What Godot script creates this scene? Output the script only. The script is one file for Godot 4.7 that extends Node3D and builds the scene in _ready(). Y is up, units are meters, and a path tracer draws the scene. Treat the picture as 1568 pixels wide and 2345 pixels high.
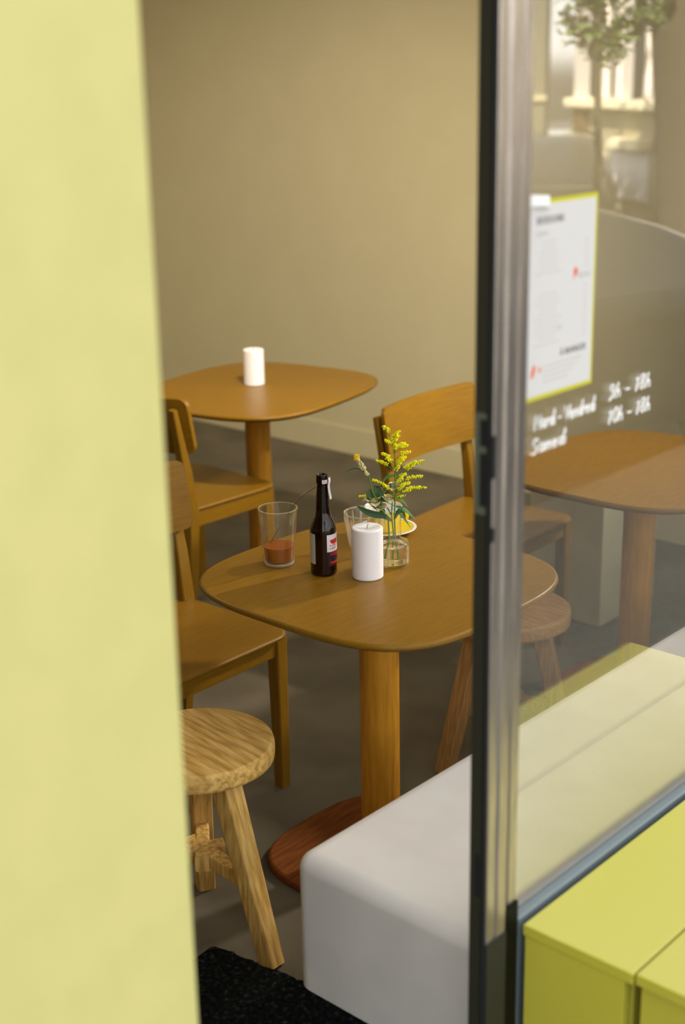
extends Node3D
# A café seen from the pavement through its open doorway.
# x runs along the shop front (to the right), y is up, z points out to the street; the room lies at negative z.

# ------------------------------------------------------------------ mesh builder
class MB:
	var v := PackedVector3Array()      # triangles, counter-clockwise seen from outside
	var g := PackedInt32Array()
	var gn := 0                        # next smooth group

	func tri(a: Vector3, b: Vector3, c: Vector3, grp: int) -> void:
		v.append(a); v.append(b); v.append(c)
		g.append(grp)

	func quad(a: Vector3, b: Vector3, c: Vector3, d: Vector3, grp: int) -> void:
		tri(a, b, c, grp)
		tri(a, c, d, grp)

	# turns the triangles added since `from` outward when they enclose a volume
	func outward(from: int) -> void:
		var mid := Vector3.ZERO
		var n := v.size() - from
		if n == 0:
			return
		for i in range(from, v.size()):
			mid += v[i]
		mid /= n
		var vol := 0.0
		for i in range(from, v.size(), 3):
			vol += (v[i] - mid).dot((v[i + 1] - mid).cross(v[i + 2] - mid))
		if vol < 0.0:
			for i in range(from, v.size(), 3):
				var t := v[i + 1]
				v[i + 1] = v[i + 2]
				v[i + 2] = t

	# rings of equal length joined in order; flat caps at the ends
	func loft(rings: Array, cap0 := true, cap1 := true, closed := true, sharp := false) -> void:
		var from := v.size()
		var n: int = rings[0].size()
		var grp := gn
		gn += 1
		for k in range(rings.size() - 1):
			if sharp:
				grp = gn
				gn += 1
			var a: PackedVector3Array = rings[k]
			var b: PackedVector3Array = rings[k + 1]
			var last := n if closed else n - 1
			for i in range(last):
				var j := (i + 1) % n
				quad(a[i], a[j], b[j], b[i], grp)
		for e in 2:
			if (e == 0 and not cap0) or (e == 1 and not cap1):
				continue
			var r: PackedVector3Array = rings[0] if e == 0 else rings[rings.size() - 1]
			var c := Vector3.ZERO
			for p in r:
				c += p
			c /= n
			for i in range(n):
				var j := (i + 1) % n
				if e == 0:
					tri(c, r[j], r[i], gn)
				else:
					tri(c, r[i], r[j], gn)
			gn += 1
		outward(from)

	# rounded rectangle in the plane of ax, ay
	static func rect(c: Vector3, ax: Vector3, ay: Vector3, w: float, h: float, r: float, seg := 3) -> PackedVector3Array:
		var out := PackedVector3Array()
		r = minf(r, minf(w, h) * 0.499)
		for q in 4:
			var sx: float = [1, -1, -1, 1][q]
			var sy: float = [1, 1, -1, -1][q]
			var a0 := q * PI / 2.0
			for k in range(seg + 1):
				var a := a0 + PI / 2.0 * k / seg
				out.append(c + ax * (sx * (w / 2.0 - r) + cos(a) * r) + ay * (sy * (h / 2.0 - r) + sin(a) * r))
		return out

	static func circle(c: Vector3, ax: Vector3, ay: Vector3, r: float, seg: int) -> PackedVector3Array:
		var out := PackedVector3Array()
		for k in seg:
			var a := TAU * k / seg
			out.append(c + ax * cos(a) * r + ay * sin(a) * r)
		return out

	static func squircle(c: Vector3, a: float, b: float, n: float, seg: int) -> PackedVector3Array:
		var out := PackedVector3Array()
		for k in seg:
			var t := TAU * k / seg
			var cs := cos(t)
			var sn := sin(t)
			out.append(c + Vector3(a * signf(cs) * pow(absf(cs), 2.0 / n), 0, b * signf(sn) * pow(absf(sn), 2.0 / n)))
		return out

	# box with rounded upright edges (r) and bevelled rims (b)
	func rbox(c: Vector3, s: Vector3, r := 0.004, b := 0.003, seg := 2) -> void:
		var rings := []
		for k in [[-0.5, 1], [-0.5, 0], [0.5, 0], [0.5, 1]]:
			var inset: float = b * k[1]
			var y: float = s.y * k[0] + (b * (1 - k[1]) * (1.0 if k[0] < 0 else -1.0))
			rings.append(MB.rect(c + Vector3(0, y, 0), Vector3.RIGHT, Vector3.BACK, s.x - 2 * inset, s.z - 2 * inset, r, seg))
		loft(rings, true, true, true, true)

	# box whose every edge is rounded by r
	func softbox(c: Vector3, s: Vector3, r: float, seg := 5) -> void:
		var rings := []
		for e in 2:
			for k in range(seg + 1):
				var a := PI / 2.0 * (k if e == 0 else seg - k) / seg
				var inset := r * (1.0 - sin(a))
				var y := (-s.y / 2.0 + r * (1.0 - cos(a))) if e == 0 else (s.y / 2.0 - r * (1.0 - cos(a)))
				rings.append(MB.rect(c + Vector3(0, y, 0), Vector3.RIGHT, Vector3.BACK, s.x - 2 * inset, s.z - 2 * inset, maxf(r - inset, 0.001), seg))
		loft(rings)

	# profile of Vector2(radius, height) turned round the upright axis
	func lathe(prof: Array, seg := 32, c := Vector3.ZERO, cap0 := true, cap1 := true) -> void:
		var rings := []
		for p in prof:
			rings.append(MB.circle(c + Vector3(0, p.y, 0), Vector3.RIGHT, Vector3.FORWARD, maxf(p.x, 0.00005), seg))
		loft(rings, cap0, cap1)

	# tube of changing radius along a path
	func tube(path: Array, radii: Array, seg := 8) -> void:
		var rings := []
		var side := Vector3.ZERO
		for i in path.size():
			var d: Vector3 = (path[mini(i + 1, path.size() - 1)] - path[maxi(i - 1, 0)]).normalized()
			if side == Vector3.ZERO:
				side = d.cross(Vector3.UP if absf(d.y) < 0.9 else Vector3.RIGHT).normalized()
			else:
				side = (side - d * side.dot(d)).normalized()
			rings.append(MB.circle(path[i], side, d.cross(side).normalized(), radii[i] if radii.size() > 1 else radii[0], seg))
		loft(rings)

	# bar of rectangular section (w across, d along `up`) through the points of a path
	func bar(path: Array, w: Array, d: Array, up: Vector3, r := 0.004, seg := 3) -> void:
		var rings := []
		for i in path.size():
			var t: Vector3 = (path[mini(i + 1, path.size() - 1)] - path[maxi(i - 1, 0)]).normalized()
			var ax := t.cross(up).normalized()
			var ay := ax.cross(t).normalized()
			var wi: float = w[mini(i, w.size() - 1)]
			var di: float = d[mini(i, d.size() - 1)]
			rings.append(MB.rect(path[i], ax, ay, wi, di, r, seg))
		loft(rings)

	# outline (x, y) pushed along z by depth
	func prism(outline: Array, z0: float, z1: float, place := Transform3D.IDENTITY) -> void:
		var from := v.size()
		var flat := PackedVector2Array(outline)
		var idx := Geometry2D.triangulate_polygon(flat)
		for k in range(0, idx.size(), 3):
			var a := flat[idx[k]]
			var b := flat[idx[k + 1]]
			var c := flat[idx[k + 2]]
			if (b - a).cross(c - a) < 0:
				var t := b
				b = c
				c = t
			tri(place * Vector3(a.x, a.y, z1), place * Vector3(b.x, b.y, z1), place * Vector3(c.x, c.y, z1), gn)
			tri(place * Vector3(a.x, a.y, z0), place * Vector3(c.x, c.y, z0), place * Vector3(b.x, b.y, z0), gn + 1)
		gn += 2
		var ccw := not Geometry2D.is_polygon_clockwise(flat)
		for i in flat.size():
			var a := flat[i]
			var b := flat[(i + 1) % flat.size()]
			if not ccw:
				var t := a
				a = b
				b = t
			quad(place * Vector3(a.x, a.y, z0), place * Vector3(b.x, b.y, z0), place * Vector3(b.x, b.y, z1), place * Vector3(a.x, a.y, z1), gn)
			gn += 1
		outward(from)

	# small faceted ball
	func blob(c: Vector3, r: float, squash := 1.0) -> void:
		var rings := []
		for k in [[-0.85, 0.5], [-0.1, 1.0], [0.7, 0.7]]:
			rings.append(MB.circle(c + Vector3(0, k[0] * r * squash, 0), Vector3.RIGHT, Vector3.FORWARD, r * k[1], 6))
		loft(rings)

	# leaf blade along a curve, folded at its midrib
	func leaf(path: Array, width: float, across: Vector3, fold := 0.35) -> void:
		var n := path.size()
		var l := []
		var m := []
		var r := []
		for i in n:
			var t := float(i) / (n - 1)
			var d: Vector3 = (path[mini(i + 1, n - 1)] - path[maxi(i - 1, 0)]).normalized()
			var s := (across - d * across.dot(d)).normalized()
			var up := s.cross(d).normalized()
			var w := width * 0.5 * pow(sin(PI * clampf(t * 0.94 + 0.05, 0.0, 1.0)), 0.8)
			m.append(path[i])
			l.append(path[i] - s * w + up * w * fold)
			r.append(path[i] + s * w + up * w * fold)
		for i in range(n - 1):
			quad(l[i], m[i], m[i + 1], l[i + 1], gn)
			quad(m[i], r[i], r[i + 1], m[i + 1], gn + 1)
		gn += 2

	# normals are weighed by area within each smooth group, so large faces stay flat and small bevels round off
	func mesh() -> ArrayMesh:
		var at := {}
		var pos := PackedVector3Array()
		var nor := PackedVector3Array()
		var idx := PackedInt32Array()
		for t in range(g.size()):
			var a := v[t * 3]
			var b := v[t * 3 + 1]
			var c := v[t * 3 + 2]
			var area := (b - a).cross(c - a)
			if area.length_squared() < 1e-22:
				continue
			var three := [a, c, b]
			for p: Vector3 in three:
				var key := Vector4(p.x, p.y, p.z, g[t])
				var k: int = at.get(key, -1)
				if k < 0:
					k = pos.size()
					at[key] = k
					pos.append(p)
					nor.append(Vector3.ZERO)
				nor[k] += area
				idx.append(k)
		for k in range(nor.size()):
			nor[k] = nor[k].normalized()
		var arrays := []
		arrays.resize(Mesh.ARRAY_MAX)
		arrays[Mesh.ARRAY_VERTEX] = pos
		arrays[Mesh.ARRAY_NORMAL] = nor
		arrays[Mesh.ARRAY_INDEX] = idx
		var m := ArrayMesh.new()
		m.add_surface_from_arrays(Mesh.PRIMITIVE_TRIANGLES, arrays)
		return m


# ------------------------------------------------------------------ naming and parenting
var taken := {}
var M := {}
var rng := RandomNumberGenerator.new()

func numbered(called: String) -> String:
	var n: int = taken.get(called, 0)
	taken[called] = n + 1
	return called if n == 0 else "%s_%03d" % [called, n]

func tag(o: Node3D, label: String, category: String, group := "") -> Node3D:
	o.set_meta("label", label)
	o.set_meta("category", category)
	if group:
		o.set_meta("group", group)
	return o

func thing(called: String, label: String, category: String, at := Vector3.ZERO, turn := 0.0, group := "") -> Node3D:
	var o := Node3D.new()
	o.name = numbered(called)
	add_child(o)
	o.position = at
	o.rotation.y = turn
	tag(o, label, category, group)
	return o

func part(called: String, mb: MB, material: Material, parent: Node3D, at := Vector3.ZERO) -> MeshInstance3D:
	return part_mesh(called, mb.mesh(), material, parent, at)

func part_mesh(called: String, mesh: Mesh, material: Material, parent: Node3D, at := Vector3.ZERO) -> MeshInstance3D:
	var o := MeshInstance3D.new()
	o.mesh = mesh
	o.material_override = material
	o.name = called
	if parent == self:
		o.name = numbered(called)
	o.position = at
	o.cast_shadow = GeometryInstance3D.SHADOW_CASTING_SETTING_ON
	parent.add_child(o, true)
	return o

func struct(called: String, mb: MB, material: Material, label := "") -> MeshInstance3D:
	var o := part(called, mb, material, self)
	o.set_meta("kind", "structure")
	if label:
		o.set_meta("label", label)
	return o

func copy(o: Node3D, label: String, at: Vector3, turn: float) -> Node3D:
	var c: Node3D = o.duplicate()
	c.name = numbered(str(o.name).get_slice(".", 0).trim_suffix("_001"))
	add_child(c)
	c.position = at
	c.rotation.y = turn
	c.set_meta("label", label)
	return c

# ------------------------------------------------------------------ materials
func plain(color: Color, rough := 0.6, metal := 0.0) -> StandardMaterial3D:
	var m := StandardMaterial3D.new()
	m.albedo_color = color
	m.roughness = rough
	m.metallic = metal
	return m

func noise_tex(seed_: int, freq: float, colors: Array, offsets: Array, octaves := 4, size := 512) -> NoiseTexture2D:
	var n := FastNoiseLite.new()
	n.seed = seed_
	n.frequency = freq
	n.fractal_octaves = octaves
	n.noise_type = FastNoiseLite.TYPE_SIMPLEX_SMOOTH
	var t := NoiseTexture2D.new()
	t.width = size
	t.height = size
	t.seamless = true
	t.noise = n
	if colors.size():
		var gr := Gradient.new()
		gr.offsets = PackedFloat32Array(offsets)
		gr.colors = PackedColorArray(colors)
		t.color_ramp = gr
	return t

func triplanar(m: StandardMaterial3D, tex: Texture2D, scale_: Vector3, world := false) -> StandardMaterial3D:
	m.albedo_texture = tex
	m.uv1_triplanar = true
	m.uv1_world_triplanar = world
	m.uv1_scale = scale_
	m.uv1_triplanar_sharpness = 4.0
	return m

func wood(tex: Texture2D, axis: String, along: float, across: float, rough := 0.42, tint := Color.WHITE) -> StandardMaterial3D:
	var s := Vector3(across, across, across)
	s[{"x": 0, "y": 1, "z": 2}[axis]] = along
	var m := triplanar(plain(tint, rough), tex, s)
	m.metallic_specular = 0.4
	return m

func materials() -> void:
	var oak_tex := noise_tex(11, 0.022, [Color(0.518, 0.368, 0.068), Color(0.533, 0.381, 0.074), Color(0.548, 0.393, 0.08), Color(0.564, 0.407, 0.088)], [0.1, 0.42, 0.6, 0.9], 5)
	var teak_tex := noise_tex(23, 0.018, [Color(0.72, 0.55, 0.27), Color(0.82, 0.645, 0.34), Color(0.88, 0.71, 0.40), Color(0.94, 0.79, 0.49)], [0.12, 0.4, 0.6, 0.9], 5)
	var pale_tex := noise_tex(31, 0.022, [Color(0.64, 0.47, 0.27), Color(0.70, 0.53, 0.32), Color(0.76, 0.59, 0.38)], [0.15, 0.5, 0.85], 4)
	var base_tex := noise_tex(17, 0.02, [Color(0.42, 0.225, 0.09), Color(0.475, 0.265, 0.105), Color(0.53, 0.305, 0.125)], [0.15, 0.5, 0.85], 4)
	M.oak_x = wood(oak_tex, "x", 0.7, 7.0, 0.38)
	M.oak_y = wood(oak_tex, "y", 0.7, 7.0, 0.40)
	M.oak_z = wood(oak_tex, "z", 0.7, 7.0, 0.38)
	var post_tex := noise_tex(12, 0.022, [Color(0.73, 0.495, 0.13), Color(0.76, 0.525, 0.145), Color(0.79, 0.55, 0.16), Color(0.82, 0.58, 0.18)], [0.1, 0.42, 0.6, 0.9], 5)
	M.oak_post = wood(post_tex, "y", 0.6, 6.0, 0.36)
	M.base_x = wood(base_tex, "x", 0.7, 7.0, 0.75)
	M.base_x.metallic_specular = 0.25
	M.pale_x = wood(pale_tex, "x", 0.8, 8.0, 0.5)
	M.pale_y = wood(pale_tex, "y", 0.8, 8.0, 0.5)
	M.teak_x = wood(teak_tex, "x", 0.7, 6.0, 0.62)
	M.teak_y = wood(teak_tex, "y", 0.9, 7.0, 0.62)
	M.plaster = triplanar(plain(Color.WHITE, 0.9), noise_tex(5, 0.012, [Color(0.80, 0.753, 0.60), Color(0.808, 0.762, 0.608)], [0.3, 0.7], 3), Vector3.ONE * 0.5, true)
	M.ceiling = plain(Color(0.88, 0.86, 0.82), 0.9)
	M.concrete = triplanar(plain(Color.WHITE, 0.62), noise_tex(7, 0.011, [Color(0.35, 0.32, 0.26), Color(0.385, 0.352, 0.285), Color(0.42, 0.385, 0.32)], [0.25, 0.5, 0.8], 5), Vector3.ONE * 0.45, true)
	M.white = triplanar(plain(Color.WHITE, 0.5), noise_tex(9, 0.01, [Color(0.845, 0.83, 0.82), Color(0.87, 0.855, 0.845)], [0.3, 0.7], 3), Vector3.ONE * 0.8, true)
	M.yellow_wall = triplanar(plain(Color.WHITE, 0.6), noise_tex(13, 0.02, [Color(0.785, 0.758, 0.485), Color(0.80, 0.772, 0.497)], [0.3, 0.7], 3), Vector3.ONE * 0.7, true)
	M.yellow = plain(Color(0.71, 0.68, 0.23), 0.42)
	M.yellow.clearcoat_enabled = true
	M.yellow.clearcoat = 1.0
	M.yellow.clearcoat_roughness = 0.3
	M.metal = triplanar(plain(Color.WHITE, 0.27, 0.85), noise_tex(15, 0.03, [Color(0.70, 0.66, 0.625), Color(0.78, 0.735, 0.695)], [0.3, 0.7], 3), Vector3(9, 0.5, 9))
	M.dark_metal = plain(Color(0.17, 0.165, 0.125), 0.5, 0.1)
	M.foot = plain(Color(0.03, 0.04, 0.045), 0.4, 0.2)  # near-black tone stands for dark ground mirrored low in the post
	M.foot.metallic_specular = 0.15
	M.reflection_grey = plain(Color(0.20, 0.20, 0.19), 0.45, 0.5)  # softer dark tone for the left half of that mirrored ground
	M.slot = plain(Color(0.012, 0.012, 0.012), 0.8)
	M.strike = plain(Color(0.36, 0.38, 0.33), 0.5, 0.2)
	M.rail = plain(Color(0.42, 0.46, 0.47), 0.5, 0.1)
	var stone := triplanar(plain(Color.WHITE, 0.62), noise_tex(19, 0.05, [Color(0.025, 0.033, 0.034), Color(0.055, 0.068, 0.068), Color(0.22, 0.25, 0.25)], [0.3, 0.65, 0.97], 6), Vector3.ONE * 2.6, true)
	stone.heightmap_enabled = true
	stone.heightmap_texture = noise_tex(20, 0.035, [], [], 5)
	stone.heightmap_scale = 0.7
	stone.metallic_specular = 0.12
	M.stone = stone
	M.pavement = triplanar(plain(Color.WHITE, 0.85), noise_tex(41, 0.05, [Color(0.30, 0.29, 0.255), Color(0.345, 0.335, 0.295)], [0.3, 0.7], 4), Vector3.ONE, true)
	M.asphalt = triplanar(plain(Color.WHITE, 0.9), noise_tex(43, 0.08, [Color(0.21, 0.21, 0.21), Color(0.27, 0.27, 0.265)], [0.3, 0.7], 4), Vector3.ONE, true)
	M.candle = plain(Color(0.97, 0.955, 0.965), 0.55)
	M.candle.subsurf_scatter_enabled = true
	M.candle.subsurf_scatter_strength = 0.25
	M.wick = plain(Color(0.62, 0.60, 0.56), 0.9)
	var pane := plain(Color(0.8, 0.85, 0.82, 0.003), 0.0)
	pane.transparency = BaseMaterial3D.TRANSPARENCY_ALPHA
	M.pane = pane
	var thin := plain(Color(0.85, 0.76, 0.52, 0.035), 0.02)
	thin.transparency = BaseMaterial3D.TRANSPARENCY_ALPHA
	M.thin_glass = thin
	M.rim_glass = plain(Color(0.93, 0.90, 0.80, 0.32), 0.05)  # pale and half see-through: the rim highlight is put into the colour
	M.rim_glass.transparency = BaseMaterial3D.TRANSPARENCY_ALPHA
	M.solid_glass = clear(Color(0.97, 0.97, 0.95, 0.0), 0.05)
	M.water = clear(Color(0.99, 0.95, 0.78, 0.0), 0.033)
	M.tea = plain(Color(0.60, 0.295, 0.0, 0.9), 0.35)
	M.tea.metallic_specular = 0.2
	M.tea.transparency = BaseMaterial3D.TRANSPARENCY_ALPHA
	var brown := clear(Color(0.13, 0.035, 0.008, 0.35), 0.05)
	M.brown_glass = brown
	M.steel = plain(Color(0.62, 0.55, 0.42), 0.3, 0.9)
	M.label_white = plain(Color(0.88, 0.86, 0.87), 0.55)
	M.label_grey = plain(Color(0.72, 0.70, 0.66), 0.6)
	M.label_dark = plain(Color(0.19, 0.05, 0.11), 0.5)
	M.label_navy = plain(Color(0.09, 0.06, 0.16), 0.5)
	M.red = plain(Color(0.80, 0.13, 0.05), 0.5)
	M.crimson = plain(Color(0.62, 0.07, 0.07), 0.5)
	M.pink = plain(Color(0.80, 0.45, 0.45), 0.5)
	M.cup_yellow = plain(Color(0.95, 0.85, 0.05), 0.2)
	M.cup_yellow.clearcoat_enabled = true
	M.cup_white = plain(Color(0.92, 0.91, 0.90), 0.2)
	M.coffee = plain(Color(0.10, 0.05, 0.02), 0.15)
	M.goldenrod = plain(Color(0.98, 0.96, 0.02), 0.7)
	M.goldenrod_bud = plain(Color(0.60, 0.64, 0.07), 0.7)
	M.stem = plain(Color(0.36, 0.52, 0.16), 0.55)
	M.leaf = leafy(Color(0.06, 0.30, 0.12))
	M.leaf_light = leafy(Color(0.24, 0.48, 0.14))
	M.cream = leafy(Color(0.88, 0.83, 0.62))
	M.celosia_tip = plain(Color(1.0, 0.84, 0.10), 0.8)
	M.paper = plain(Color(0.81, 0.795, 0.785), 0.75)
	M.paper_yellow = plain(Color(0.76, 0.74, 0.05), 0.7)
	M.print_grey = plain(Color(0.42, 0.39, 0.40), 0.8)
	M.print_pale = plain(Color(0.74, 0.72, 0.71), 0.8)
	M.print_orange = plain(Color(0.85, 0.32, 0.08), 0.8)
	M.chalk = plain(Color(0.95, 0.94, 0.93), 0.8)
	M.tape = plain(Color(0.95, 0.95, 0.94), 0.4)
	M.shutter = plain(Color(0.86, 0.84, 0.83), 0.6)
	M.facade = triplanar(plain(Color.WHITE, 0.85), noise_tex(51, 0.04, [Color(0.77, 0.73, 0.68), Color(0.81, 0.77, 0.72)], [0.3, 0.7], 3), Vector3.ONE * 0.6, true)
	M.facade_grey = plain(Color(0.34, 0.33, 0.27), 0.85)
	M.facade_low = plain(Color(0.62, 0.58, 0.46), 0.85)
	M.facade_pale = plain(Color(0.86, 0.80, 0.74), 0.85)
	M.cornice = plain(Color(0.90, 0.85, 0.70), 0.8)
	M.window_dark = plain(Color(0.17, 0.16, 0.14), 0.25)
	M.brown_door = plain(Color(0.33, 0.22, 0.10), 0.6)
	M.bark = triplanar(plain(Color.WHITE, 0.95), noise_tex(61, 0.03, [Color(0.17, 0.15, 0.09), Color(0.26, 0.23, 0.15)], [0.3, 0.7], 4), Vector3(6, 1.2, 6))
	M.foliage = leafy(Color(0.27, 0.33, 0.13))
	M.car_black = plain(Color(0.025, 0.027, 0.035), 0.3)
	M.car_black.metallic_specular = 0.3
	M.car_glass = plain(Color(0.03, 0.035, 0.04), 0.05)
	M.tyre = plain(Color(0.03, 0.03, 0.03), 0.9)
	M.tail = plain(Color(0.85, 0.10, 0.03), 0.25)
	M.chrome = plain(Color(0.8, 0.8, 0.8), 0.15, 1.0)

func clear(c: Color, refr: float) -> StandardMaterial3D:
	var m := plain(c, 0.0)
	m.refraction_enabled = true
	m.refraction_scale = refr
	return m

func leafy(c: Color) -> StandardMaterial3D:
	var m := plain(c, 0.5)
	m.cull_mode = BaseMaterial3D.CULL_DISABLED
	m.backlight_enabled = true
	m.backlight = Color(0.35, 0.35, 0.35)
	return m

# ------------------------------------------------------------------ furniture
func cafe_table(label: String, at: Vector3, ax: float, az: float, turn: float, foot := 0.245) -> Node3D:
	var t := thing("cafe_table", label, "table", at, turn, "rounded square oak tables")
	var b := MB.new()
	var rings := []
	for p in [[-0.045, 0.712], [-0.014, 0.719], [-0.003, 0.7275], [0.0, 0.7325], [-0.002, 0.7385], [-0.006, 0.74]]:
		rings.append(MB.squircle(Vector3(0, p[1], 0), ax + p[0], az + p[0], 3.4, 96))
	b.loft(rings)
	part("tabletop", b, M.oak_x, t)
	b = MB.new()
	b.lathe([Vector2(0.047, 0.021), Vector2(0.047, 0.71), Vector2(0.05, 0.7125)], 40)
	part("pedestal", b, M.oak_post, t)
	b = MB.new()
	rings = []
	for p in [[-0.004, 0.0], [0.0, 0.003], [0.0, 0.016], [-0.003, 0.02], [-0.008, 0.0215]]:
		rings.append(MB.squircle(Vector3(0, p[1], 0), foot + p[0], foot + p[0], 3.2, 72))
	b.loft(rings)
	part("base_plate", b, M.base_x, t)
	return t

# panel bent round an upright axis: w wide, h high, its ends forward by bend
func bent_panel(w: float, h: float, thick: float, bend: float, r: float) -> MB:
	var b := MB.new()
	var outline := MB.rect(Vector3.ZERO, Vector3.RIGHT, Vector3.UP, w, h, r, 6)
	var nx := 24
	var from := b.v.size()
	# columns from left to right, each with its own bottom and top from the rounded outline
	var cols := []
	for i in range(nx + 1):
		var u := -cos(PI * i / nx)
		var x := u * w / 2.0
		var y := h / 2.0
		var over := absf(x) - (w / 2.0 - r)
		if over > 0:
			y = h / 2.0 - r + sqrt(maxf(r * r - over * over, 0.0))
		cols.append([x, y, bend * u * u])
	for side in 2:
		var dz := thick / 2.0 * (1 if side == 0 else -1)
		for i in nx:
			var a: Array = cols[i]
			var c: Array = cols[i + 1]
			for k in 4:
				var y0 := -1.0 + k * 0.5
				var y1 := y0 + 0.5
				var p0 := Vector3(a[0], a[1] * y0, a[2] + dz)
				var p1 := Vector3(c[0], c[1] * y0, c[2] + dz)
				var p2 := Vector3(c[0], c[1] * y1, c[2] + dz)
				var p3 := Vector3(a[0], a[1] * y1, a[2] + dz)
				if side == 0:
					b.quad(p0, p1, p2, p3, 0)
				else:
					b.quad(p0, p3, p2, p1, 1)
	for i in nx:
		var a: Array = cols[i]
		var c: Array = cols[i + 1]
		for s in [1.0, -1.0]:
			var q := [Vector3(a[0], a[1] * s, a[2] + thick / 2), Vector3(c[0], c[1] * s, c[2] + thick / 2), Vector3(c[0], c[1] * s, c[2] - thick / 2), Vector3(a[0], a[1] * s, a[2] - thick / 2)]
			if s > 0:
				b.quad(q[0], q[1], q[2], q[3], 2)
			else:
				b.quad(q[3], q[2], q[1], q[0], 3)
	for e in [0, nx]:
		var a: Array = cols[e]
		var q := [Vector3(a[0], -a[1], a[2] + thick / 2), Vector3(a[0], a[1], a[2] + thick / 2), Vector3(a[0], a[1], a[2] - thick / 2), Vector3(a[0], -a[1], a[2] - thick / 2)]
		if e == 0:
			b.quad(q[0], q[1], q[2], q[3], 4)
		else:
			b.quad(q[3], q[2], q[1], q[0], 4)
	b.gn = 5
	b.outward(from)
	return b

# faces +z; its origin is on the floor under the seat
func make_chair(label: String, at: Vector3, turn: float) -> Node3D:
	var t := thing("dining_chair", label, "chair", at, turn, "oak dining chairs")
	var b := MB.new()
	var rings := []
	for p in [[-0.012, 0.434], [-0.002, 0.440], [0.0, 0.444], [-0.002, 0.448], [-0.006, 0.45]]:
		rings.append(MB.rect(Vector3(0, p[1], 0.0), Vector3.RIGHT, Vector3.BACK, 0.45 + 2 * p[0], 0.425 + 2 * p[0], 0.055, 6))
	b.loft(rings)
	part("seat", b, M.oak_x, t)
	b = bent_panel(0.51, 0.195, 0.013, 0.05, 0.028)
	var back := part("backrest", b, M.oak_x, t, Vector3(0, 0.735, -0.254))
	back.rotation.x = -0.17
	for s in [-1, 1]:
		b = MB.new()
		b.bar([Vector3(s * 0.205, 0, -0.225), Vector3(s * 0.207, 0.22, -0.196), Vector3(s * 0.210, 0.44, -0.190), Vector3(s * 0.220, 0.58, -0.215), Vector3(s * 0.228, 0.805, -0.260)], [0.030, 0.038, 0.044, 0.040, 0.028], [0.030, 0.038, 0.042, 0.034, 0.020], Vector3.BACK, 0.006, 3)
		part("rear_leg", b, M.oak_y, t)
		b = MB.new()
		b.bar([Vector3(s * 0.192, 0, 0.182), Vector3(s * 0.192, 0.434, 0.178)], [0.033, 0.041], [0.033, 0.041], Vector3.BACK, 0.006, 4)
		part("front_leg", b, M.oak_y, t)
		b = MB.new()
		b.rbox(Vector3(s * 0.205, 0.407, -0.005), Vector3(0.022, 0.054, 0.33), 0.002, 0.002)
		part("side_rail", b, M.oak_z, t)
	b = MB.new()
	b.rbox(Vector3(0, 0.410, 0.182), Vector3(0.35, 0.046, 0.02), 0.002, 0.002)
	part("front_rail", b, M.oak_x, t)
	b = MB.new()
	b.rbox(Vector3(0, 0.410, -0.192), Vector3(0.364, 0.046, 0.02), 0.002, 0.002)
	part("back_rail", b, M.oak_x, t)
	return t

func make_stool(label: String, at: Vector3, angles: Array, sx: Material, sy: Material, radius := 0.172) -> Node3D:
	var t := thing("wooden_stool", label, "stool", at, 0.0, "round wooden stools")
	var b := MB.new()
	b.lathe([Vector2(radius - 0.01, 0.405), Vector2(radius - 0.001, 0.410), Vector2(radius, 0.418), Vector2(radius, 0.440), Vector2(radius - 0.002, 0.447), Vector2(radius - 0.008, 0.45)], 56)
	var seat := part("seat", b, sx, t)
	seat.rotation.y = PI / 2 - 0.12
	var hub := Vector3(0, 0.17, 0)
	for e in angles:
		var a: float = deg_to_rad(e[0])
		var d := Vector3(cos(a), 0, -sin(a))
		var top := d * 0.095 + Vector3(0, 0.408, 0)
		var foot: Vector3 = d * e[1]
		b = MB.new()
		b.bar([foot, foot.lerp(top, 0.5), top], [0.042, 0.047, 0.052], [0.042, 0.047, 0.052], d.rotated(Vector3.UP, e[2]), 0.006, 3)
		part("leg", b, sy, t)
		b = MB.new()
		b.bar([hub - d * 0.05, foot.lerp(top, 0.43) + Vector3(0, 0.0, 0)], [0.036, 0.032], [0.040, 0.036], Vector3.UP, 0.006, 3)
		part("stretcher", b, sy, t)
	return t

# ------------------------------------------------------------------ the picture's small things
# patch of a cylinder wall (for labels), angles measured from +x towards -z
func label_patch(r: float, a0: float, a1: float, y0: float, y1: float, thick := 0.0004) -> MB:
	var b := MB.new()
	var n := 14
	var rings := []
	for i in range(n + 1):
		var a := lerpf(a0, a1, float(i) / n)
		var d := Vector3(cos(a), 0, -sin(a))
		rings.append(PackedVector3Array([d * r + Vector3(0, y0, 0), d * (r + thick) + Vector3(0, y0, 0), d * (r + thick) + Vector3(0, y1, 0), d * r + Vector3(0, y1, 0)]))
	b.loft(rings)
	# keep the four sides of the strip crisp
	for i in range(b.g.size()):
		b.g[i] = 100 + i / 2 % 4 if i < n * 8 else b.g[i]
	return b

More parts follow.
